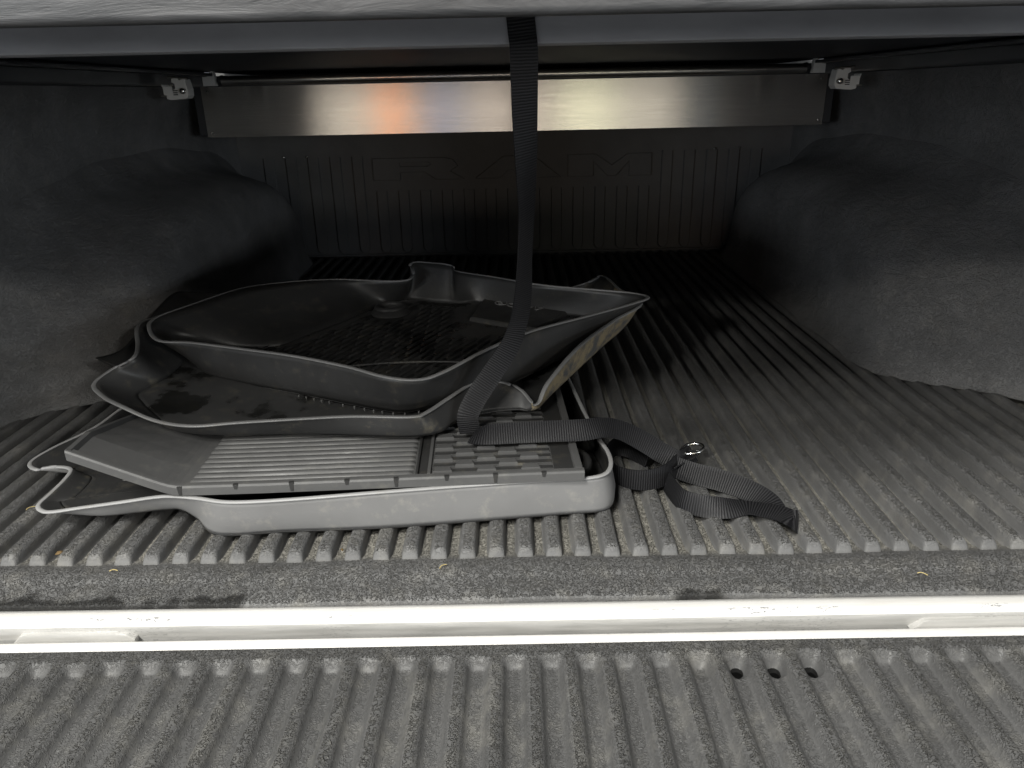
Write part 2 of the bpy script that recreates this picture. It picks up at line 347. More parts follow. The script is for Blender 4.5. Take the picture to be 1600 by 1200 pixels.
# black woven webbing: transverse ribs follow the strap's own length (uv)
m, nt, b = mat("black_webbing", (0.016, 0.016, 0.018), 0.55, 0.3)
uv = N(nt, "ShaderNodeUVMap", uv_map="uv")
w = N(nt, "ShaderNodeTexWave", wave_type='BANDS', bands_direction='X'); w.inputs["Scale"].default_value = 102
w.inputs["Distortion"].default_value = 1.2; w.inputs["Detail"].default_value = 2; w.inputs["Detail Scale"].default_value = 1.5
nt.links.new(uv.outputs[0], w.inputs["Vector"])
nt.links.new(ramp(nt, w.outputs["Fac"], 0.25, (0.004, 0.004, 0.005), 0.97, (0.026, 0.026, 0.028)), b.inputs["Base Color"])
su = N(nt, "ShaderNodeSeparateXYZ"); nt.links.new(uv.outputs[0], su.inputs[0])
selv = ramp(nt, math_n(nt, 'ABSOLUTE', math_n(nt, 'SUBTRACT', su.outputs[1], 0.0138)), 0.0105, g(1), 0.0122, g(0.25))
nb = bump(nt, b, math_n(nt, 'MULTIPLY', w.outputs["Fac"], selv), 0.55, 0.0008)
bump(nt, b, noise(nt, world_pos(nt), 1500, 2, 0.6), 0.2, 0.0003, nb)
M['web'] = m
m, nt, b = mat("dry_leaf", (0.28, 0.17, 0.05), 0.75, 0.2)
nt.links.new(ramp(nt, noise(nt, world_pos(nt), 300, 3, 0.6), 0.3, (0.05, 0.03, 0.012), 0.7, (0.22, 0.15, 0.07)), b.inputs["Base Color"]); M['leaf'] = m
M['pit_black'] = mat("pit_shade_black", (0.004, 0.004, 0.004), 0.08, 0.6)[0]  # stands in for the shade inside the drain pits
M['straw'] = mat("straw", (0.45, 0.36, 0.16), 0.7, 0.3)[0]

# ------------------------------------------------------------------ mesh helpers
def mesh(name, verts, faces, smooth=False):
    me = bpy.data.meshes.new(name); me.from_pydata([tuple(v) for v in verts], [], faces); me.update()
    if smooth:
        me.polygons.foreach_set("use_smooth", [True] * len(me.polygons))
    return me
def link(name, me, material=None, parent=None, loc=None):
    o = bpy.data.objects.new(name, me); col.objects.link(o)
    if material and not me.materials: me.materials.append(material)
    if parent: o.parent = parent
    if loc: o.location = loc
    return o
def empty(name, loc=(0, 0, 0)):
    o = bpy.data.objects.new(name, None); col.objects.link(o); o.location = loc
    o.empty_display_size = 0.05; return o
def tag(o, label, cat, group=None):
    o["label"] = label; o["category"] = cat
    if group: o["group"] = group
    return o
def structure(o, label=None):
    o["kind"] = "structure"
    if label: o["label"] = label
    return o
def box_bm(bm, x0, x1, y0, y1, z0, z1):
    v = [bm.verts.new(c) for c in ((x0,y0,z0),(x1,y0,z0),(x1,y1,z0),(x0,y1,z0),(x0,y0,z1),(x1,y0,z1),(x1,y1,z1),(x0,y1,z1))]
    for f in ((0,3,2,1),(4,5,6,7),(0,1,5,4),(1,2,6,5),(2,3,7,6),(3,0,4,7)): bm.faces.new([v[i] for i in f])
def bm_mesh(name, bm, bev=0.0, seg=2, smooth=False):
    if bev: bmesh.ops.bevel(bm, geom=bm.edges[:], offset=bev, segments=seg, affect='EDGES', profile=0.6, clamp_overlap=True)
    bmesh.ops.recalc_face_normals(bm, faces=bm.faces[:])
    me = bpy.data.meshes.new(name); bm.to_mesh(me); bm.free()
    if smooth: me.polygons.foreach_set("use_smooth", [True] * len(me.polygons))
    return me
def box(name, x0, x1, y0, y1, z0, z1, material, parent=None, bev=0.0):
    bm = bmesh.new(); box_bm(bm, x0, x1, y0, y1, z0, z1)
    return link(name, bm_mesh(name, bm, bev), material, parent)
def prism(name, poly, axis, a, b_, material, parent=None, bev=0.0):
    """polygon in two axes extruded along the third"""
    def P(u, v, w): return {'x': (w, u, v), 'y': (u, w, v), 'z': (u, v, w)}[axis]
    bm = bmesh.new(); n = len(poly)
    lo = [bm.verts.new(P(u, v, a)) for u, v in poly]; hi = [bm.verts.new(P(u, v, b_)) for u, v in poly]
    bm.faces.new(lo); bm.faces.new(hi[::-1])
    for i in range(n): bm.faces.new((lo[i], hi[i], hi[(i+1) % n], lo[(i+1) % n]))
    return link(name, bm_mesh(name, bm, bev), material, parent)
def cr(p0, p1, p2, p3, t):
    return 0.5 * ((2*p1) + (p2-p0)*t + (2*p0-5*p1+4*p2-p3)*t*t + (3*p1-p0-3*p2+p3)*t*t*t)
def spline(pts, n, closed=False):
    pts = [Vector(q) for q in pts]; m_ = len(pts); out = []
    for i in range(m_ if closed else m_ - 1):
        if closed: a = [pts[(i+k) % m_] for k in (-1, 0, 1, 2)]
        else: a = [pts[max(0, min(m_-1, i+k))] for k in (-1, 0, 1, 2)]
        for k in range(n): out.append(cr(*a, k / n))
    if not closed: out.append(pts[-1])
    return out
def grid_faces(nr, nc, closed=False, off=0):
    f = []
    for i in range(nr - 1):
        for j in range(nc if closed else nc - 1):
            k = (j + 1) % nc
            f.append((off+i*nc+j, off+i*nc+k, off+(i+1)*nc+k, off+(i+1)*nc+j))
    return f
def tube(name, path, r, material, parent=None, seg=8, closed=False):
    path = [Vector(q) for q in path]; n = len(path); vs = []
    for i, q in enumerate(path):
        a = path[(i-1) % n] if (closed or i) else q; b_ = path[(i+1) % n] if (closed or i < n-1) else q
        t = (b_ - a).normalized(); u = t.cross(Vector((0, 0, 1)))
        if u.length < 1e-3: u = t.cross(Vector((1, 0, 0)))
        u.normalize(); w_ = t.cross(u)
        for k in range(seg):
            an = 2*math.pi*k/seg; vs.append(q + u*r*math.cos(an) + w_*r*math.sin(an))
    f = []
    for i in range(n if closed else n-1):
        for k in range(seg):
            a, b_ = i*seg, ((i+1) % n)*seg
            f.append((a+k, a+(k+1) % seg, b_+(k+1) % seg, b_+k))
    return link(name, mesh(name, vs, f, True), material, parent)
def modify(o, thick=None, offset=-1, bevel=None, sub=0):
    if thick:
        md = o.modifiers.new("thick", 'SOLIDIFY'); md.thickness = thick; md.offset = offset; md.use_even_offset = False
    if bevel:
        md = o.modifiers.new("bevel", 'BEVEL'); md.width = bevel; md.segments = 2; md.limit_method = 'ANGLE'
    if sub:
        md = o.modifiers.new("sub", 'SUBSURF'); md.levels = sub; md.render_levels = sub
    return o

# ------------------------------------------------------------------ bed floor (setting)
HB = 1.765           # headboard
XW = 0.845           # side walls
PITCH = 0.033
prof = [(0.0215, -0.012), (0.0212, -0.0075), (0.0225, -0.0045), (0.0265, -0.003), (0.040, -0.0012), (0.053, -0.0005), (0.0565, 0.0008),
        (0.060, 0.0022), (0.074, 0.0024), (0.083, 0.0016), (0.091, -0.0008), (0.104, -0.003), (0.6, -0.003), (1.2, -0.003), (HB + 0.01, -0.003)]
nx = 60; vs = []
for y, z in prof:
    for j in range(nx + 1):
        x = -XW + 2 * XW * j / nx
        wob = 0.0012 * math.sin(x * 9.3 + y * 20) + 0.0007 * math.sin(x * 31 + 1)
        vs.append((x, y + (wob if y < 0.1 else 0), z + (0.4 * wob if y < 0.1 else 0)))
floor = structure(link("bed_floor", mesh("bed_floor", vs, grid_faces(len(prof), nx + 1), True), M['floor']),
                  "dark grey ribbed plastic liner on the floor of the pickup bed")
# one rib: flared foot, flat top, rounded ends
def rib_mesh(name, length, wb, wt, h, end=0.014, jitter=0.0):
    half = [(wb*0.5+0.0022, 0.0), (wb*0.5+0.0002, 0.07), (wb*0.5-0.0007, 0.30), (wt*0.5+0.0006, 0.66), (wt*0.5-0.0012, 0.86), (wt*0.30, 0.965), (wt*0.14, 0.995)]
    cs = [(-x_, z_) for x_, z_ in half] + [(0, 1.0)] + half[::-1]
    rows = [(-0.003, 0.0, 1.06), (0.0, 0.10, 1.0), (0.0022, 0.55, 0.98), (0.005, 0.86, 0.96), (0.0095, 0.98, 0.95), (end+0.004, 1.0, 0.98), (0.05, 1.0, 1.0)]
    k = 0.15
    while k < length - 0.06:
        rows.append((k, 1.0, 1.0)); k += 0.15
    rows += [(length-0.05, 1, 1), (length-0.012, 1.0, 0.98), (length-0.005, 0.86, 0.96), (length-0.001, 0.4, 0.98), (length+0.003, 0.0, 1.04)]
    v = []; rr = random.Random(3)
    for y, zz, ww in rows:
        dx = rr.uniform(-jitter, jitter)
        for cx, cz in cs: v.append((cx * ww + dx, y, h * zz * cz - 0.0006 * (1 - zz) - (0.0005 if cz == 0 else 0)))
    return mesh(name, v, grid_faces(len(rows), len(cs)), True)
rib_me = rib_mesh("rib", 1.655, 0.0208, 0.0166, 0.0154, jitter=0.0004); rib_me.materials.append(M['liner'])
for i in range(-7, 43):
    link("rib", rib_me, None, floor, (-0.59335 + PITCH * i, 0.089 + 0.001 * math.sin(i * 2.3), -0.003))

# ------------------------------------------------------------------ headboard with raised ribs and letters (setting)
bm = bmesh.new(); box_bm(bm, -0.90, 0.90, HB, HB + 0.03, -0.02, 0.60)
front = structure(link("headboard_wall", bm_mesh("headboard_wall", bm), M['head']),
                  "black ribbed front wall of the pickup bed with three raised letters")
def hrib(name, h):
    w, d, seg = 0.0175, 0.0075, 8
    outl = [(-w, h)] + [(-w*math.cos(math.pi*k/seg), w - w*math.sin(math.pi*k/seg)*1.0) for k in range(seg+1)] + [(w, h)]
    v = []; n = len(outl)
    for inset, yy in ((1.0, 0.001), (0.93, -d*0.7), (0.82, -d), (0.6, -d)):
        for x, z in outl:
            zz = h - (h - z) * (1 - (1-inset)*w/h) if z < h else h
            v.append((x*inset, yy, zz))
    f = grid_faces(4, n); f.append(tuple(range(3*n, 4*n)))
    return mesh(name, v, f, False)
long_me = hrib("rib_long", 0.30); short_me = hrib("rib_short", 0.195)
for me in (long_me, short_me): me.materials.append(M['head'])
for i in range(-11, 12):
    x = 0.0615 + 0.0685 * (i - 1) + 0.0
    if abs(x) > 0.80: continue
    link("rib", short_me if -0.46 < x < 0.44 else long_me, None, front, (x, HB, 0.018))
box("ledge", -0.80, 0.80, HB - 0.008, HB + 0.001, 0.003, 0.016, M['head'], front, 0.003)
# letters R A M, outlines in metres
LZ0, LZ1 = 0.245, 0.312
def letter(poly, holes=()):
    bm = bmesh.new()
    def loop(pts): return [bm.verts.new((x, 0, z)) for x, z in pts]
    vs_ = loop(poly); es = [bm.edges.new((vs_[i], vs_[(i+1) % len(vs_)])) for i in range(len(vs_))]
    for hpts in holes:
        hv = loop(hpts); es += [bm.edges.new((hv[i], hv[(i+1) % len(hv)])) for i in range(len(hv))]
    bmesh.ops.triangle_fill(bm, edges=es, use_beauty=True, use_dissolve=False)
    r = bmesh.ops.extrude_face_region(bm, geom=bm.faces[:])
    for v_ in [e for e in r['geom'] if isinstance(e, bmesh.types.BMVert)]: v_.co.y -= 0.009
    o = link("letter", bm_mesh("letter", bm), M['head'], front, (0, HB + 0.001, 0))
    modify(o, bevel=0.002); return o
a, b_, hh = LZ0, LZ1, LZ1 - LZ0
letter([(-0.44,a),(-0.355,a),(-0.355,a+0.35*hh),(-0.28,a+0.35*hh),(-0.245,a),(-0.155,a),(-0.20,a+0.38*hh),(-0.175,a+0.6*hh),(-0.19,a+0.9*hh),(-0.22,b_),(-0.44,b_)],
       [[(-0.355,a+0.62*hh),(-0.27,a+0.62*hh),(-0.26,a+0.7*hh),(-0.27,a+0.79*hh),(-0.355,a+0.79*hh)]])
letter([(-0.125,a),(-0.045,a),(-0.02,a+0.36*hh),(0.05,a+0.36*hh),(0.072,a),(0.145,a),(0.06,b_),(-0.035,b_)],
       [[(0.0,a+0.6*hh),(0.032,a+0.6*hh),(0.016,a+0.82*hh)]])
letter([(0.165,a),(0.245,a),(0.245,a+0.66*hh),(0.29,a),(0.315,a),(0.355,a+0.66*hh),(0.355,a),(0.425,a),(0.425,b_),(0.35,b_),(0.302,a+0.5*hh),(0.25,b_),(0.165,b_)])
def disc_mesh(name, r, h, seg=10):
    v = [(r*math.cos(2*math.pi*k/seg), 0, r*math.sin(2*math.pi*k/seg)) for k in range(seg)] + \
        [(r*0.7*math.cos(2*math.pi*k/seg), -h*0.8, r*0.7*math.sin(2*math.pi*k/seg)) for k in range(seg)] + [(0, -h, 0)]
    f = grid_faces(2, seg, True) + [(seg+k, seg+(k+1) % seg, 2*seg) for k in range(seg)]
    me = mesh(name, v, f, True); me.materials.append(M['bright_metal']); return me
rivet_me = disc_mesh("rivet", 0.0032, 0.002)
for x in (-0.712, -0.64, 0.617, 0.692): link("rivet", rivet_me, None, front, (x, HB - 0.008, 0.321))

# ------------------------------------------------------------------ side walls with wheel housings (setting)
def side(sgn, name, label):
    rows = []
    prof_s = [(0.0, 0.0), (0.012, 0.004), (0.10, 0.010), (0.30, 0.014), (0.42, 0.012), (0.47, 0.0), (0.50, -0.02), (0.56, -0.03)]
    ys = [0.0 + 1.78 * k / 40 for k in range(41)]
    v = []
    for z, d in prof_s:
        for y in ys:
            # pressed arch flange around the housing
            r = math.hypot((y - 1.13) / 0.80, z / 0.46)
            fl = 0.016 * math.exp(-((r - 1.0) / 0.05) ** 2)
            v.append((sgn * (XW + d - fl), y, z - 0.01))
    w = structure(link(name, mesh(name, v, grid_faces(len(prof_s), len(ys)), True), M['wall']), label)
    md = w.modifiers.new("sub", 'SUBSURF'); md.levels = 2; md.render_levels = 2
    rings = [(0.868, .74, .385), (0.842, .705, .362), (0.824, .668, .336), (0.79, .630, .318), (0.735, .590, .305), (0.692, .560, .292),
             (0.664, .530, .272), (0.649, .498, .246), (0.6445, .455, .215), (0.643, .36, .165), (0.642, .22, .10), (0.642, .0, .0)]
    n = 56; v = []
    for x, aa, h in rings:
        for k in range(n + 1):
            t = math.pi * k / n; c_, s_ = math.cos(t), math.sin(t)
            yy = 1.15 - aa * math.copysign(abs(c_) ** 0.72, c_); zz = h * abs(s_) ** 0.72
            rr = 0.0035 * math.sin(yy*17 + zz*23) * math.sin(zz*31 + 2) 
            foot = 0.022 * math.exp(-zz / 0.018)      # the liner flares out where it meets the floor
            v.append((sgn * (x + rr - foot * (1 if x < 0.75 else 0.3)), yy, zz + (0.010 if aa else 0.004)))
    wh = link("wheel_housing", mesh("wheel_housing", v, grid_faces(len(rings), n + 1), True), M['wall'], w)
    return w
side(-1, "side_wall_left", "black rough plastic side wall of the bed beside the black pointed mat corner")
side(1, "side_wall_right", "black rough plastic side wall of the bed beside the bare ribbed floor")

# ------------------------------------------------------------------ painted sill between bed and tailgate (setting)
sp = [(0.05, -0.0125), (0.0195, -0.0105), (0.016, -0.0058), (0.010, -0.0045), (-0.0010, -0.0045), (-0.0042, -0.0053), (-0.0062, -0.0078),
      (-0.0064, -0.0105), (-0.0046, -0.0165), (-0.0018, -0.025), (0.0015, -0.035), (0.005, -0.047), (0.006, -0.08)]
nx = 80; v = []
for (y, z) in sp:
    for j in range(nx + 1):
        x = -0.9 + 1.8 * j / nx
        v.append((x, y + 0.0005*math.sin(x*7+z*90), z))
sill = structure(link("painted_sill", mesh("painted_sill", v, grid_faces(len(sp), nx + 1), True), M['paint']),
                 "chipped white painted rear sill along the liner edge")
def striker(xa, xb):
    o = prism("striker_plate", [(xa, -0.030), (xa+0.012, -0.0175), (xa+0.02, -0.0165), (xb-0.02, -0.0165), (xb-0.008, -0.0185), (xb, -0.024), (xb, -0.030)], 'y', -0.0085, 0.004, M['paint'], sill, 0.0012)
    return o
striker(-0.535, -0.405); striker(0.395, 0.55)

# ------------------------------------------------------------------ tailgate, lowered
tailgate = tag(empty("tailgate", (0, -0.25, -0.06)), "lowered tailgate with white painted edge and grooved dark grey liner", "tailgate")
def child(o):      # keep world coordinates under a moved root
    o.location = Vector(o.location) - o.parent.location; return o
tp = [(-0.0145, -0.06), (-0.0145, -0.0235), (-0.0155, -0.0208), (-0.018, -0.0195), (-0.028, -0.0195), (-0.034, -0.0215), (-0.04, -0.03)]
v = []
for y, z in tp:
    for j in range(81): v.append((-0.88 + 1.76*j/80, y, z))
child(link("painted_edge", mesh("painted_edge", v, grid_faces(len(tp), 81), True), M['paint'], tailgate))
TP = 0.0357; X0 = -0.0125; nx = int(1.7 / TP * 12); ycoord = [-0.0305, -0.0312, -0.033, -0.036]
y = -0.038
while y > -0.075: ycoord.append(y); y -= 0.0018
while y > -0.50: ycoord.append(y); y -= 0.012
holes = [(5, 0.0), (6, 0.5), (7, 0.8), (8, 1.0)]
v = []
for y in ycoord:
    for j in range(nx + 1):
        x = -0.85 + 1.7 * j / nx
        gi = round((x - X0) / TP); dx = x - (X0 + gi * TP)
        w = 1 / (1 + math.exp((abs(dx) - 0.0098) / 0.0013))
        e = max(0.0, min(1.0, (-0.0445 + 0.001*math.sin(gi*1.7) - y) / 0.013)); e = e*e*(3-2*e)
        z = -0.0175 - 0.0115 * w * e - 0.0006 * math.exp(-((y + 0.04) / 0.003) ** 2)
        if y > -0.0308: z -= 0.006
        elif y > -0.0325: z -= 0.0012
        for hi, hs in holes:
            if gi == hi:
                rr = math.hypot(dx / 0.0068, (y + 0.0615) / 0.0088)
                if rr < 1.25: z -= (0.0035 + 0.006*hs) * max(0, 1 - rr*rr/1.5625) ** 0.7
        v.append((x, y, z + 0.0006*math.sin(x*5)))
child(link("tailgate_liner", mesh("tailgate_liner", v, grid_faces(len(ycoord), nx + 1), True), M['tail'], tailgate))
for hi, hs in holes[1:]:
    seg = 16; rx, ry = 0.0052 + 0.0016*hs, 0.0062 + 0.0022*hs
    v = [(rx*(1+0.12*math.sin(k*2.1+hi))*math.cos(2*math.pi*k/seg), ry*(1+0.12*math.cos(k*1.7+hi))*math.sin(2*math.pi*k/seg), 0) for k in range(seg)] + [(0, 0, 0.0008)]
    child(link("pit_disc", mesh("pit_disc", v, [(k, (k+1) % seg, seg) for k in range(seg)], True), M['pit_black'], tailgate, (X0 + hi*TP, -0.0615, -0.0302 - 0.003*hs)))  # black disc added so the drain pit looks dark inside

# ------------------------------------------------------------------ roll-up bed cover overhead
cover = tag(empty("bed_cover", (0, 0.6, 0.536)), "grey edged roll-up bed cover overhead with dark slatted underside", "bed cover")
child(box("underside_panel", -0.84, 0.84, -0.184, 0.290, 0.567, 0.590, M['cover'], cover, 0.002))
bm = bmesh.new(); box_bm(bm, -0.845, 0.845, -0.200, -0.185, 0.531, 0.60)
child(link("rear_edge", bm_mesh("rear_edge", bm, 0.004, 3, True), M['cover_edge'], cover))
child(box("cross_bar", -0.84, 0.84, 0.180, 0.222, 0.538, 0.5665, M['cover'], cover, 0.002))
bm = bmesh.new(); box_bm(bm, -0.775, 0.775, -0.0145, 0.0145, 0, 0.012)
slat_me = bm_mesh("slat", bm, 0.003, 2); slat_me.materials.append(M['slat'])
y = 0.305
while y < 1.74:
    child(link("slat", slat_me, None, cover, (0, y, 0.556))); y += 0.031
child(box("top_skin", -0.86, 0.86, 0.295, 1.80, 0.5705, 0.588, M['black'], cover))
for s in (-1, 1):
    xs = sorted((s*0.762, s*0.86))
    r = child(prism("side_rail", [(xs[0], 0.521), (xs[1], 0.521), (xs[1], 0.585), (xs[0], 0.585)], 'y', -0.02, 1.36, M['black'], cover, 0.004))
    xs = sorted((s*0.735, s*0.765))
    child(box("rail_lip", xs[0], xs[1], -0.015, 1.36, 0.545, 0.552, M['black'], cover, 0.001))

# ------------------------------------------------------------------ cover canister with brushed plate
can = tag(empty("cover_canister", (0, 1.4, 0.46)), "brushed metal canister plate across the front of the bed under the cover", "canister")
PY = 1.36
v = [(-0.779, PY, 0.402), (0.779, PY, 0.402), (0.779, PY, 0.521), (-0.779, PY, 0.521), (-0.779, PY+0.002, 0.402), (0.779, PY+0.002, 0.402), (0.779, PY+0.002, 0.521), (-0.779, PY+0.002, 0.521)]
plate_me = mesh("face_plate", v, [(0,1,2,3), (5,4,7,6), (0,4,5,1), (3,2,6,7), (1,5,6,2), (4,0,3,7)])
uvl = plate_me.uv_layers.new(name="uv")
for lp in plate_me.loops:
    co = plate_me.vertices[lp.vertex_index].co; uvl.data[lp.index].uv = (co.x, co.z + co.y)
child(link("face_plate", plate_me, M['brushed'], can))
child(box("housing", -0.80, 0.80, PY + 0.0025, HB - 0.02, 0.406, 0.546, M['black'], can, 0.002))
seg = 20; vt = []
for x in (-0.72, 0.72):
    for k in range(seg):
        an = 2*math.pi*k/seg; vt.append((x, PY - 0.006 + 0.0105*math.cos(an), 0.5345 + 0.0105*math.sin(an)))
tm = mesh("roller_tube", vt, [(k, (k+1) % seg, seg+(k+1) % seg, seg+k) for k in range(seg)], True)
uvl = tm.uv_layers.new(name="uv")
for lp in tm.loops:
    co = tm.vertices[lp.vertex_index].co; uvl.data[lp.index].uv = (co.x, lp.vertex_index % seg / seg)
child(link("roller_tube", tm, M['brushed'], can))
for s in (-1, 1):
    br = child(prism("end_bracket", [(s*0.775, 0.523), (s*0.775, 0.536), (s*0.765, 0.544), (s*0.745, 0.544), (s*0.741, 0.558), (s*0.736, 0.558), (s*0.733, 0.544), (s*0.732, 0.523)], 'y', PY-0.022, PY-0.003, M['cast'], can, 0.0015))
    col_ = child(link("collar", disc_mesh("collar%d" % s, 0.013, 0.018, 14), None, can, (s*0.722, PY+0.002, 0.535)))
    col_.data.materials.clear(); col_.data.materials.append(M['black'])
    for z in (0.509, 0.413): child(link("screw", rivet_me, None, can, (s*(0.764 if z > 0.45 else 0.768), PY - 0.0002, z)))

# ------------------------------------------------------------------ rail clamps
def clamp(s, x, y, z, label):
    root = tag(empty("rail_clamp", (x, y, z)), label, "clamp", "metal clamps holding the cover rails")
    poly = [(-0.030, 0.032), (-0.026, 0.004), (-0.006, 0.004), (-0.006, 0.018), (0.004, 0.020), (0.004, 0.034), (-0.006, 0.036), (-0.004, 0.046),
            (0.012, 0.046), (0.016, 0.038), (0.022, 0.044), (0.030, 0.044), (0.034, 0.020), (0.034, 0.004), (0.028, -0.004), (-0.012, -0.007), (-0.024, -0.004), (-0.034, 0.032)]
    prism("body", [(s*-u*0.82, v_*0.82) for u, v_ in poly], 'y', -0.016, 0.016, M['cast'], root, 0.0015)
    xs = sorted((s*0.024, s*0.004)); box("jaw", xs[0], xs[1], -0.0185, -0.0165, 0.003, 0.022, M['cast'], root, 0.001)
    for k in range(3):
        xs = sorted((s*0.003, s*-0.006)); box("thread", xs[0], xs[1], -0.019, -0.0165, 0.004 + k*0.004, 0.006 + k*0.004, M['black'], root)
    tube("bolt", [(s*-0.019, -0.024, 0.012), (s*-0.019, 0.0, 0.012)], 0.006, M['metal'], root, 10)
    link("bolt_head", disc_mesh("bolt_head%d" % s, 0.0062, 0.003, 10), None, root, (s*-0.019, -0.0241, 0.012))
    tube("clamp_pin", [(s*0.030, -0.017, 0.003), (s*0.018, -0.017, 0.003)], 0.0022, M['metal'], root, 8)
    tube("cross_bar", [(s*0.012, -0.012, 0.0395), (s*-0.03, -0.012, 0.0372)], 0.003, M['metal'], root, 8)
clamp(-1, -0.727, 1.10, 0.4985, "cast metal rail clamp on the side of the bed where the mats are stacked")
clamp(1, 0.714, 1.10, 0.490, "cast metal rail clamp on the side of the bed with bare floor")

# ------------------------------------------------------------------ stacked floor liners
def tray(root, rim_pts, base_pts, material, rim_mat, thick=0.003, flare=0.004, n=7, floor_mat=None, dome=0.0, rimw=0.0045, rimh=0.0028, inner_mat=None):
    rim = spline(rim_pts, n, True); base = spline(base_pts, n, True); m_ = len(rim)
    c = sum(base, Vector()) / m_
    rings = []
    for t in (1.0, 0.86, 0.6, 0.34, 0.14, 0.04):
        ring = []
        for r_, b0 in zip(rim, base):
            q = b0.lerp(r_, t)
            if t < 0.5: q = q + (c - b0).normalized() * 0.004 * (1 - t / 0.34 if t < 0.34 else 0)
            ring.append(q)
        rings.append(ring)
    fl = []
    for s_ in (0.975, 0.93, 0.82, 0.62, 0.4, 0.2):
        fl.append([c + (b0 - c) * s_ + Vector((0, 0, dome * (1 - s_))) for b0 in base])
    v = [q for r_ in rings for q in r_]
    f = grid_faces(len(rings), m_, True)
    wall = link("wall", mesh("wall", v, f, True), material, root)
    v = [q for r_ in [rings[-1]] + fl for q in r_]
    k = len(fl) + 1; f = grid_faces(k, m_, True); v.append(c + Vector((0, 0, dome)))
    f += [((k-1)*m_ + j, (k-1)*m_ + (j+1) % m_, len(v)-1) for j in range(m_)]
    pan = link("pan", mesh("pan", v, f, True), floor_mat or material, root)
    for o in (wall, pan): modify(o, thick, 0)
    if inner_mat:
        wall.data.materials.clear(); wall.data.materials.append(inner_mat); wall.data.materials.append(material); md = wall.modifiers["thick"]; md.material_offset = 1; md.material_offset_rim = 1
    # worn rim bead
    vs_ = []
    for j in range(m_):
        r_ = rim[j]; tdir = (rim[(j+1) % m_] - rim[j-1]).normalized(); out = tdir.cross(Vector((0, 0, 1)))
        if out.length < 1e-4: out = Vector((0, -1, 0))
        out.normalize()
        if out.dot(r_ - c) < 0: out = -out
        for du, dz in ((-0.35, -0.4), (-0.35, 0.35), (-0.1, 0.55), (0.75, 0.5), (1.0, 0.2), (1.0, -0.2), (0.7, -0.45)):
            vs_.append(r_ + out * du * rimw + Vector((0, 0, dz * rimh)))
    f = []
    for j in range(m_):
        for q in range(7):
            a_, b2 = j*7, ((j+1) % m_)*7
            f.append((a_+q, a_+(q+1) % 7, b2+(q+1) % 7, b2+q))
    rb = link("rim", mesh("rim", vs_, f, True), rim_mat, root)
    return wall, pan, rb
def root_at(name, label, cat, pts, group=None):
    r = tag(empty(name, (0, 0, 0)), label, cat, group)
    return r
# lowest: grey deep tray
liner_a = root_at("floor_liner", "grey deep-walled rubber floor liner at the bottom of the stack on the ribs", "floor mat", A_RIM, "stacked vehicle floor liners")
wall_a, pan_a, rim_a = tray(liner_a, A_RIM, A_BASE, M['mat_grey'], M['rim_grey'], 0.003, rimw=0.004, rimh=0.003, floor_mat=M['mat_dark'], inner_mat=M['mat_mid'])
bm = bmesh.new(); 
tile_v = [(-0.022,-0.010,0),(0.022,-0.010,0),(0.022,0.010,0),(-0.022,0.010,0),(-0.020,-0.008,0.004),(0.020,-0.008,0.004),(0.014,0.008,0.004),(-0.014,0.008,0.004)]
tile_f = [(4,5,6,7),(0,1,5,4),(1,2,6,5),(2,3,7,6),(3,0,4,7)]
big_tile = mesh("tread_tile", tile_v, tile_f); big_tile.materials.append(M['mat_dark'])
from mathutils.bvhtree import BVHTree
bvh_a = BVHTree.FromPolygons([v_.co.copy() for v_ in pan_a.data.vertices], [tuple(p_.vertices) for p_ in pan_a.data.polygons])
for r_ in range(5):
    for q in range(5):
        x = -0.50 + q*0.055 + (0.027 if r_ % 2 else 0); y = 0.238 + r_*0.026
        if x > -0.30 or (x < -0.46 and r_ < 0): continue
        hit = bvh_a.ray_cast(Vector((x, y, 0.3)), Vector((0, 0, -1)))
        if hit[0] is None or hit[0].z > 0.042 or abs(hit[1].z) < 0.9: continue
        hn = hit[1] if hit[1].z > 0 else -hit[1]
        o = link("tread_tile", big_tile, None, liner_a, hit[0] + Vector((0, 0, 0.0014)))
        o.rotation_euler = hn.to_track_quat('Z', 'Y').to_euler()
        o.rotation_euler = (0, math.atan2(hn.x, hn.z), 0)
# ring boss in the right-hand corner
tube("corner_boss", [(0.066+0.017*math.cos(t*math.pi/8), 0.232+0.026*math.sin(t*math.pi/8), 0.046) for t in range(16)], 0.008, M['mat_dark'], liner_a, 8, True)

# flat ribbed mat with a bent-up end
mat_b = tag(empty("ribbed_mat", (-0.405, 0.1265, 0.066)), "flat grey mat with long ribs and a bent-up end, lying on the grey tray", "floor mat", "stacked vehicle floor liners")
mat_b.rotation_euler = (0, 0, math.atan2(0.0215, 0.475))
BW, BD, BT = 0.478, 0.40, 0.0125
def bend(u):                      # height of the mat along its length: flat, then a ramp
    if u >= 0: return 0.0, u
    return -u * 0.42, u * 0.92
prof_u = [-0.118, -0.116, -0.09, -0.06, -0.03, -0.012, -0.004, 0.004, 0.012, 0.1, 0.2, 0.3, 0.4, BW - 0.002, BW]
def up(u):
    k = 0.02
    s_ = 0.5 * (-u + math.sqrt(u*u + k*k*0.25)) - 0.0
    return s_ * 0.44 if u < 0.05 else 0.0
bm = bmesh.new()
rows = []
vprof = [(0.0, 0.0), (0.0, BT*0.78), (0.0012, BT*0.97), (0.003, BT), (0.0085, BT), (0.0105, BT - 0.0035), (0.05, BT - 0.0035), (0.085, BT - 0.0035), (0.12, BT - 0.0035), (0.18, BT - 0.0035), (0.3, BT - 0.0035), (BD, BT - 0.0035), (BD, 0.0), (0.18, 0.0), (0.12, 0.0), (0.085, 0.0), (0.05, 0.0)]
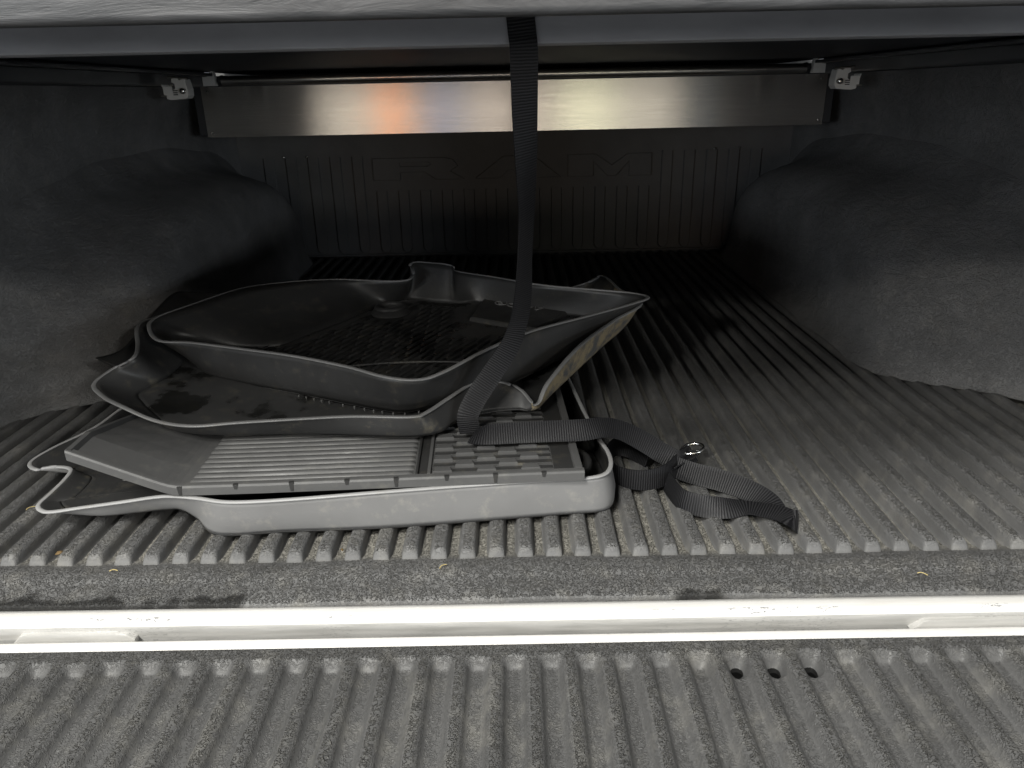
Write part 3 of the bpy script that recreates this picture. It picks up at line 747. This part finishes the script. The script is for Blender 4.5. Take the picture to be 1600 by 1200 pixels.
for u in prof_u:
    rows.append([bm.verts.new((u if u > 0 else u*0.93, w_, up(u) * (1 - 0.62*max(0, min(1, (w_-0.05)/0.13))) + hz)) for w_, hz in vprof])
for a_, b2 in zip(rows, rows[1:]):
    for k in range(len(vprof)):
        k2 = (k+1) % len(vprof); bm.faces.new((a_[k], b2[k], b2[k2], a_[k2]))
bm.faces.new(rows[0]); bm.faces.new(rows[-1][::-1])
slab = link("slab", bm_mesh("slab", bm, 0, 1), M['mat_grey2'], mat_b)
# raised rims at both ends
v = []
for w_ in (0.004, 0.02, 0.05, 0.085, 0.12, 0.18, 0.3, BD-0.002):
    sq = 1 - 0.62*max(0, min(1, (w_-0.05)/0.13))
    for u_, dz in ((-0.1095, -0.004), (-0.1085, 0.0012), (-0.1045, 0.0014), (-0.1025, -0.0036)): v.append((u_, w_, up(u_/0.93)*sq + BT + dz))
link("end_rim", mesh("end_rim", v, grid_faces(8, 4)), M['mat_grey2'], mat_b)
box("end_rim", BW-0.010, BW-0.001, 0.0086, BD-0.001, BT-0.004, BT+0.0002, M['mat_grey2'], mat_b, 0.001)
# small slots in the front lip
for i, u in enumerate((0.008, 0.072, 0.136, 0.20, 0.257, 0.316, 0.373, 0.430)):
    deep = i % 2 == 0
    prism("lip_slot", [(u-0.0028, BT+0.0003), (u+0.0028, BT+0.0003), (u+0.0016, BT*(0.12 if deep else 0.55)), (u-0.0016, BT*(0.12 if deep else 0.55))], 'y', -0.0006, 0.004, M['mat_dark'], mat_b)
# long ribs
L_r = 0.262
rv = []
for u in (0.0, 0.004, 0.02, 0.1, 0.18, L_r-0.006, L_r):
    e_ = 0.15 if u in (0.0, L_r) else 1.0
    for w_, hz in ((-0.0052, 0), (-0.0040, 0.0022), (-0.002, 0.0036), (0.0012, 0.0036), (0.0030, 0.0022), (0.0042, 0)): rv.append((u, w_, hz*e_))
long_rib = mesh("rib", rv, grid_faces(7, 6), True); long_rib.materials.append(M['mat_grey2'])
for k in range(24):
    link("rib", long_rib, None, mat_b, (0.0135 + 0.0005*(k % 3), 0.0175 + k*0.0128, BT - 0.0037))
# channel and tread tiles
box("channel_rim", 0.2785, 0.2815, 0.0105, BD-0.01, BT-0.0036, BT+0.0002, M['mat_dark'], mat_b, 0.0006)
box("channel_rim", 0.2925, 0.2965, 0.0105, BD-0.01, BT-0.0036, BT-0.0006, M['mat_grey2'], mat_b, 0.0006)
box("channel", 0.2816, 0.2924, 0.0105, BD-0.01, BT-0.0036, BT-0.0030, M['mat_dark'], mat_b)
box("channel", 0.4435, 0.4668, 0.0105, BD-0.01, BT-0.0036, BT-0.0030, M['mat_dark'], mat_b)
tv = [(-0.0118,-0.0062,0),(0.0118,-0.0062,0),(0.0090,0.0058,0),(-0.0090,0.0058,0),(-0.0112,-0.0056,0.0042),(0.0112,-0.0056,0.0042),(0.0080,0.0048,0.0042),(-0.0080,0.0048,0.0042)]
tile_me = mesh("tread_tile", tv, tile_f); tile_me.materials.append(M['mat_grey2'])
bv = [(0,-0.0060,0),(0.144,-0.0060,0),(0.144,0.0056,0),(0,0.0056,0),(0.001,-0.0052,0.0024),(0.143,-0.0052,0.0024),(0.143,0.0046,0.0012),(0.001,0.0046,0.0012)]
bar_me = mesh("tread_bar", bv, tile_f); bar_me.materials.append(M['mat_mid'])
for r_ in range(17):
    w_ = 0.0185 + r_*0.0152
    link("tread_bar", bar_me, None, mat_b, (0.2985, w_, BT - 0.0036))
    q = 0.3105 + (0.0 if r_ % 2 == 0 else 0.0262)
    while q < 0.434:
        link("tread_tile", tile_me, None, mat_b, (q, w_, BT - 0.0036)); q += 0.0525

# thin black mat whose corner sticks out between the trays
under = tag(empty("thin_mat", (0, 0, 0)), "thin black mat between the trays with a pointed corner sticking out", "floor mat", "stacked vehicle floor liners")
edge = spline(E_EDGE, 8); v = []
inner = [(-0.36 + 0.14*k/(len(edge)-1), 0.33 + 0.26*k/(len(edge)-1), 0.0835) for k in range(len(edge))]
for t in (0, 0.02, 0.15, 0.35, 0.6, 0.85, 1.0):
    for e_, i_ in zip(edge, inner):
        q = e_.lerp(Vector(i_), t); q.z = e_.z + (i_[2] - e_.z) * (1 - (1-t)**2.0) + 0.002
        v.append(q)
modify(link("sheet", mesh("sheet", v, grid_faces(7, len(edge)), True), M['mat_dark'], under), 0.003, 0)
tube("rim", edge, 0.002, M['rim'], under, 6)

# lower black tray
liner_c = root_at("floor_liner", "black rubber floor liner under the top tray with a muddy outer corner", "floor mat", C_RIM, "stacked vehicle floor liners")
wall_c, pan_c, rim_c = tray(liner_c, C_RIM, C_BASE, M['mat_mid'], M['rim'], 0.003, floor_mat=M['mat_wet'])
# the wall stretch caked with dried mud
me = wall_c.data; me.materials.append(M['mud'])
nC = len(C_RIM) * 7
for pl in me.polygons:
    j = min(vi % nC for vi in pl.vertices)
    if 14.6*7 <= j <= 20*7: pl.material_index = 1
# top black tray
liner_d = root_at("floor_liner", "black rubber floor liner lying topmost with ring boss and embossed heel pad", "floor mat", D_RIM, "stacked vehicle floor liners")
wall_d, pan_d, rim_d = tray(liner_d, D_RIM, D_BASE, M['mat_dark'], M['rim'], 0.003, floor_mat=M['mat_wet'])
# carpet nibs under the front wall
nb_ = spline(D_BASE, 7, True)
nib_v = [(0.0012*math.cos(2*math.pi*k/5), 0.0012*math.sin(2*math.pi*k/5), 0) for k in range(5)] + [(0, 0, -0.005)]
nib_me = mesh("carpet_nib", nib_v, [(k, 5, (k+1) % 5) for k in range(5)]); nib_me.materials.append(M['rim'])
acc = 0
for j in range(14, 56):
    acc += (nb_[j] - nb_[j-1]).length
    if acc > 0.0125:
        acc = 0; link("carpet_nib", nib_me, None, liner_d, nb_[j] + Vector((0, 0.002, -0.0005)))
cD = sum(nb_, Vector()) / len(nb_)
def pan_z(x, y, dz=0.0): return 0.100 + 0.067*(y-0.28) + 0.0015 + dz
def inside_pan(x, y, s=0.90):
    pts = [(cD.x + (q.x-cD.x)*s, cD.y + (q.y-cD.y)*s) for q in nb_]; c_ = False; j = len(pts)-1
    for i in range(len(pts)):
        if (pts[i][1] > y) != (pts[j][1] > y) and x < (pts[j][0]-pts[i][0])*(y-pts[i][1])/(pts[j][1]-pts[i][1])+pts[i][0]: c_ = not c_
        j = i
    return c_
ang = math.radians(62)
ud, vd = Vector((math.cos(ang), math.sin(ang), 0)), Vector((-math.sin(ang), math.cos(ang), 0))
rgv = []
for u in (-0.021, -0.018, 0.0, 0.018, 0.021):
    e_ = 0.1 if abs(u) > 0.02 else 1
    for w_, hz in ((-0.0022, 0), (-0.0012, 0.003), (0.0012, 0.003), (0.0022, 0)): rgv.append((u, w_*(1+0.5*(u > 0.017)), hz*e_))
grip_me = mesh("grip_ridge", rgv, grid_faces(5, 4), True); grip_me.materials.append(M['mat_dark'])
cnt = 0
for iu in range(-12, 13):
    for iv in range(-34, 35):
        q = Vector((-0.19, 0.47, 0)) + ud*(iu*0.046 + (0.023 if iv % 2 else 0)) + vd*(iv*0.0125)
        if not inside_pan(q.x, q.y, 0.88) : continue
        if (Vector((q.x, q.y)) - Vector(BOSS[:2])).length < 0.048: continue
        if q.x > HEEL[3][0]-0.02 and q.y > HEEL[2][1]-0.02: continue
        o = link("grip_ridge", grip_me, None, liner_d, (q.x, q.y, pan_z(q.x, q.y, 0.0012)))
        o.rotation_euler = (0, 0, ang + random.uniform(-0.04, 0.04)); cnt += 1
        if cnt >= 290: break
    if cnt >= 290: break
bx_, by_ = BOSS[:2]
bz = pan_z(bx_, by_)
boss = tube("ring_boss", [(bx_+0.024*math.cos(t*math.pi/12), by_+0.024*math.sin(t*math.pi/12), bz+0.010) for t in range(24)], 0.0055, M['mat_mid'], liner_d, 10, True)
cone = [(r_*math.cos(t*math.pi/12), r_*math.sin(t*math.pi/12), z_) for r_, z_ in ((0.036, 0.0), (0.030, 0.009), (0.019, 0.011), (0.017, 0.002)) for t in range(24)]
f = grid_faces(4, 24, True) + [tuple(range(72, 96))]
link("boss_skirt", mesh("boss_skirt", cone, f, True), M['mat_mid'], liner_d, (bx_, by_, bz))
# heel pad with embossed characters
hp = [q[:2] for q in HEEL]
v = []
for dz, s_ in ((-0.002, 1.03), (0.006, 1.0), (0.008, 0.97)):
    cx_, cy_ = sum(q[0] for q in hp)/4, sum(q[1] for q in hp)/4
    for x, y in hp:
        xx, yy = cx_+(x-cx_)*s_, cy_+(y-cy_)*s_; v.append((xx, yy, pan_z(xx, yy, dz)))
heel = link("heel_pad", mesh("heel_pad", v, grid_faces(3, 4, True) + [(8, 9, 10, 11)]), M['mat_mid'], liner_d)
h0 = Vector((*hp[0], 0)); hu = Vector((*hp[1], 0)) - h0; hl = hu.length; hu.normalize(); hv = Vector((hu.y, -hu.x, 0))
def glyph(name, pts, closed=True):
    path = []
    for u, w_ in pts:
        q = h0 + hu*u + hv*w_; path.append((q.x, q.y, pan_z(q.x, q.y, 0.0088)))
    tube(name, path, 0.0011, M['rim'], heel, 5, closed)
def ring_pts(u, w_, ru, rw, n=14, a0=0, a1=2*math.pi): return [(u+ru*math.cos(a0+(a1-a0)*k/n), w_+rw*math.sin(a0+(a1-a0)*k/n)) for k in range(n)]
glyph("embossed_letter", ring_pts(0.044, 0.016, 0.0115, 0.0095)); glyph("embossed_letter", ring_pts(0.044, 0.016, 0.0055, 0.004, 10, 0.5, 5.2), False)
glyph("embossed_letter", ring_pts(0.069, 0.017, 0.0105, 0.009)); glyph("embossed_letter", ring_pts(0.069, 0.017, 0.005, 0.004, 10, 2.5, 6.5), False)
glyph("embossed_letter", [(0.086, 0.009), (0.104, 0.009), (0.106, 0.012), (0.098, 0.026), (0.083, 0.026), (0.081, 0.022)])
glyph("embossed_letter", [(0.110, 0.009), (0.128, 0.009), (0.116, 0.024)])
# loose raised bead across the pan
tube("pan_bead", spline([(-0.27, 0.42, pan_z(-0.27, 0.42, 0.004)), (-0.2, 0.43, pan_z(-0.2, 0.43, 0.005)), (-0.1, 0.43, pan_z(-0.1, 0.43, 0.005)), (-0.03, 0.41, pan_z(-0.03, 0.41, 0.004))], 6), 0.0022, M['mat_mid'], liner_d, 6)

# ------------------------------------------------------------------ pull strap
strap = tag(empty("pull_strap", (0, 0, 0)), "black woven pull strap hanging from the cover with its loose end coiled on the floor", "strap")
def ribbon(name, pts, widths, n=8, w=0.0278, thick=0.0016):
    c = spline(pts, n); wv = spline([Vector(q).normalized() for q in widths], n); v = []; ln = [0.0]
    for i in range(1, len(c)): ln.append(ln[-1] + (c[i]-c[i-1]).length)
    for i, q in enumerate(c):
        t = (c[min(i+1, len(c)-1)] - c[max(i-1, 0)]).normalized(); d = wv[i] - t * wv[i].dot(t); d.normalize(); nn = t.cross(d)
        for k in (-1, -0.5, 0, 0.5, 1): v.append(q + d*k*w/2 + nn*0.0006*(1-k*k))
    me = mesh(name, v, grid_faces(len(c), 5), True)
    ul = me.uv_layers.new(name="uv")
    for lp in me.loops: ul.data[lp.index].uv = (ln[lp.vertex_index // 5], (lp.vertex_index % 5) * w / 4)
    o = modify(link(name, me, M['web'], strap), thick, 0)
    es = o.modifiers.new("split", 'EDGE_SPLIT'); es.split_angle = math.radians(40)
    return o
X_ = (1, 0, 0)
ribbon("webbing", [(HANG[0][0]-0.003, 0.1785, 0.566), (HANG[0][0]-0.002, 0.1783, 0.556), (HANG[0][0]-0.001, 0.1780, 0.546), HANG[0]] + HANG[1:],
       [X_, X_, X_, X_, (1, 0.1, 0), (1, 0.35, 0), (0.85, 0.6, 0), (0.62, 0.8, 0), (0.6, 0.8, 0), (0.75, 0.65, 0), (0.8, 0.5, -0.1), (0.95, 0.3, 0.1), (0.95, 0.2, 0.25), (0.9, 0.15, 0.3), (0.95, 0.2, 0.1), (0.9, 0.5, 0)])
up_ = (0, 0.55, 0.8)
ribbon("webbing", RUN, [(0.4, 0.8, 0.2), (0, 0.7, 0.6), (0, 0.65, 0.75), (0, 0.65, 0.75), (0, 0.6, 0.78), (0, 0.75, 0.6), (0.3, 0.75, 0.55), (0.45, 0.6, 0.65), (0.45, 0.5, 0.75), (0.3, 0.5, 0.8), (0, 0.5, 0.8)])
ribbon("webbing", LOOP, [(0.1, 0.3, 0.9), (0, 0.3, 0.9), (0, 0, 1), (-0.2, 0, 1), (-0.1, -0.1, 1), (0, -0.05, 1), (0, 0.1, 1), (0, 0.2, 0.9), (-0.1, 0.4, 0.8), (-0.1, 0.5, 0.7)], w=0.029)
ribbon("webbing", TAIL_BACK, [(0, 0.4, 0.8), (0.1, 0.45, 0.75), (0.2, 0.5, 0.7), (0.3, 0.6, 0.6), (0.4, 0.7, 0.35), (0.5, 0.7, 0.1)], w=0.028)
ribbon("webbing", TAIL_FRONT, [(0.2, 0.4, 0.8), (0.1, 0.3, 0.85), (0, 0.3, 0.85), (0.1, 0.6, 0.5), (0.2, 0.95, 0.1), (0.35, 0.9, 0.1), (0.5, 0.8, 0.15), (0.6, 0.75, 0.1), (0.6, 0.75, 0.0)], w=0.027)
rc = Vector(RING)
ring = tube("metal_ring", [rc + Vector((0.0145*math.cos(t*math.pi/12), 0.010*math.sin(t*math.pi/12), 0.002*math.sin(t*math.pi/12)+0.003*math.cos(t*math.pi/12))) for t in range(24)], 0.0022, M['bright_metal'], strap, 8, True)
ribbon("end_loop", [tuple(rc + Vector((-0.001, 0.004, -0.004))), tuple(rc + Vector((-0.008, -0.006, -0.010))), tuple(rc + Vector((-0.022, -0.020, -0.016))), tuple(rc + Vector((-0.034, -0.032, -0.020)))],
       [(1, -0.2, 0.2), (0.9, -0.3, 0.5), (0.6, -0.3, 0.8), (0.4, -0.2, 0.9)], w=0.026)

# ------------------------------------------------------------------ bits of litter
def leaf(loc, s, rz, label):
    outl = [(0, 0), (0.35, 0.22), (0.8, 0.26), (1.1, 0.05), (1.3, 0.0), (1.05, -0.2), (0.6, -0.24), (0.2, -0.16)]
    v = [(x*s, y*s, 0.15*s*math.sin(x*3+y*4)+0.1*s) for x, y in outl] + [(0.6*s, 0, 0.32*s)]
    o = link("dry_leaf", mesh("dry_leaf", v, [(k, (k+1) % 8, 8) for k in range(8)]), M['leaf'], None, loc)
    modify(o, 0.0006, 0); o.rotation_euler = (0.2, 0.1, rz); tag(o, label, "leaf", "dry leaf scraps")
leaf(LEAF1, 0.011, 0.9, "curled brown leaf scrap beside a dark spot between two floor ribs")
leaf(LEAF2, 0.006, 2.0, "tiny tan leaf crumb at the rib ends in front of the grey tray")

def straw(loc, ln, rz, label):
    path = spline([(-ln/2, 0, 0.0012), (-ln/6, ln*0.08, 0.0022), (ln/5, ln*0.03, 0.0018), (ln/2, -ln*0.12, 0.0012)], 4)
    o = tube("straw_bit", path, 0.00055, M['straw'], None, 5); o.location = loc; o.rotation_euler = (0, 0, rz)
    tag(o, label, "straw", "bits of dry straw")
straw(STRAW1, 0.011, 1.0, "short straw bit on a rib beside the corner of the grey tray")
straw(STRAW2, 0.009, 0.2, "straw bit on the smooth strip near the curled brown leaf")
straw(STRAW3, 0.010, 0.9, "straw bit on the smooth strip in front of the middle of the grey tray")
straw(STRAW4, 0.010, -0.3, "pale straw bit on the smooth strip beyond the strap's loose end")
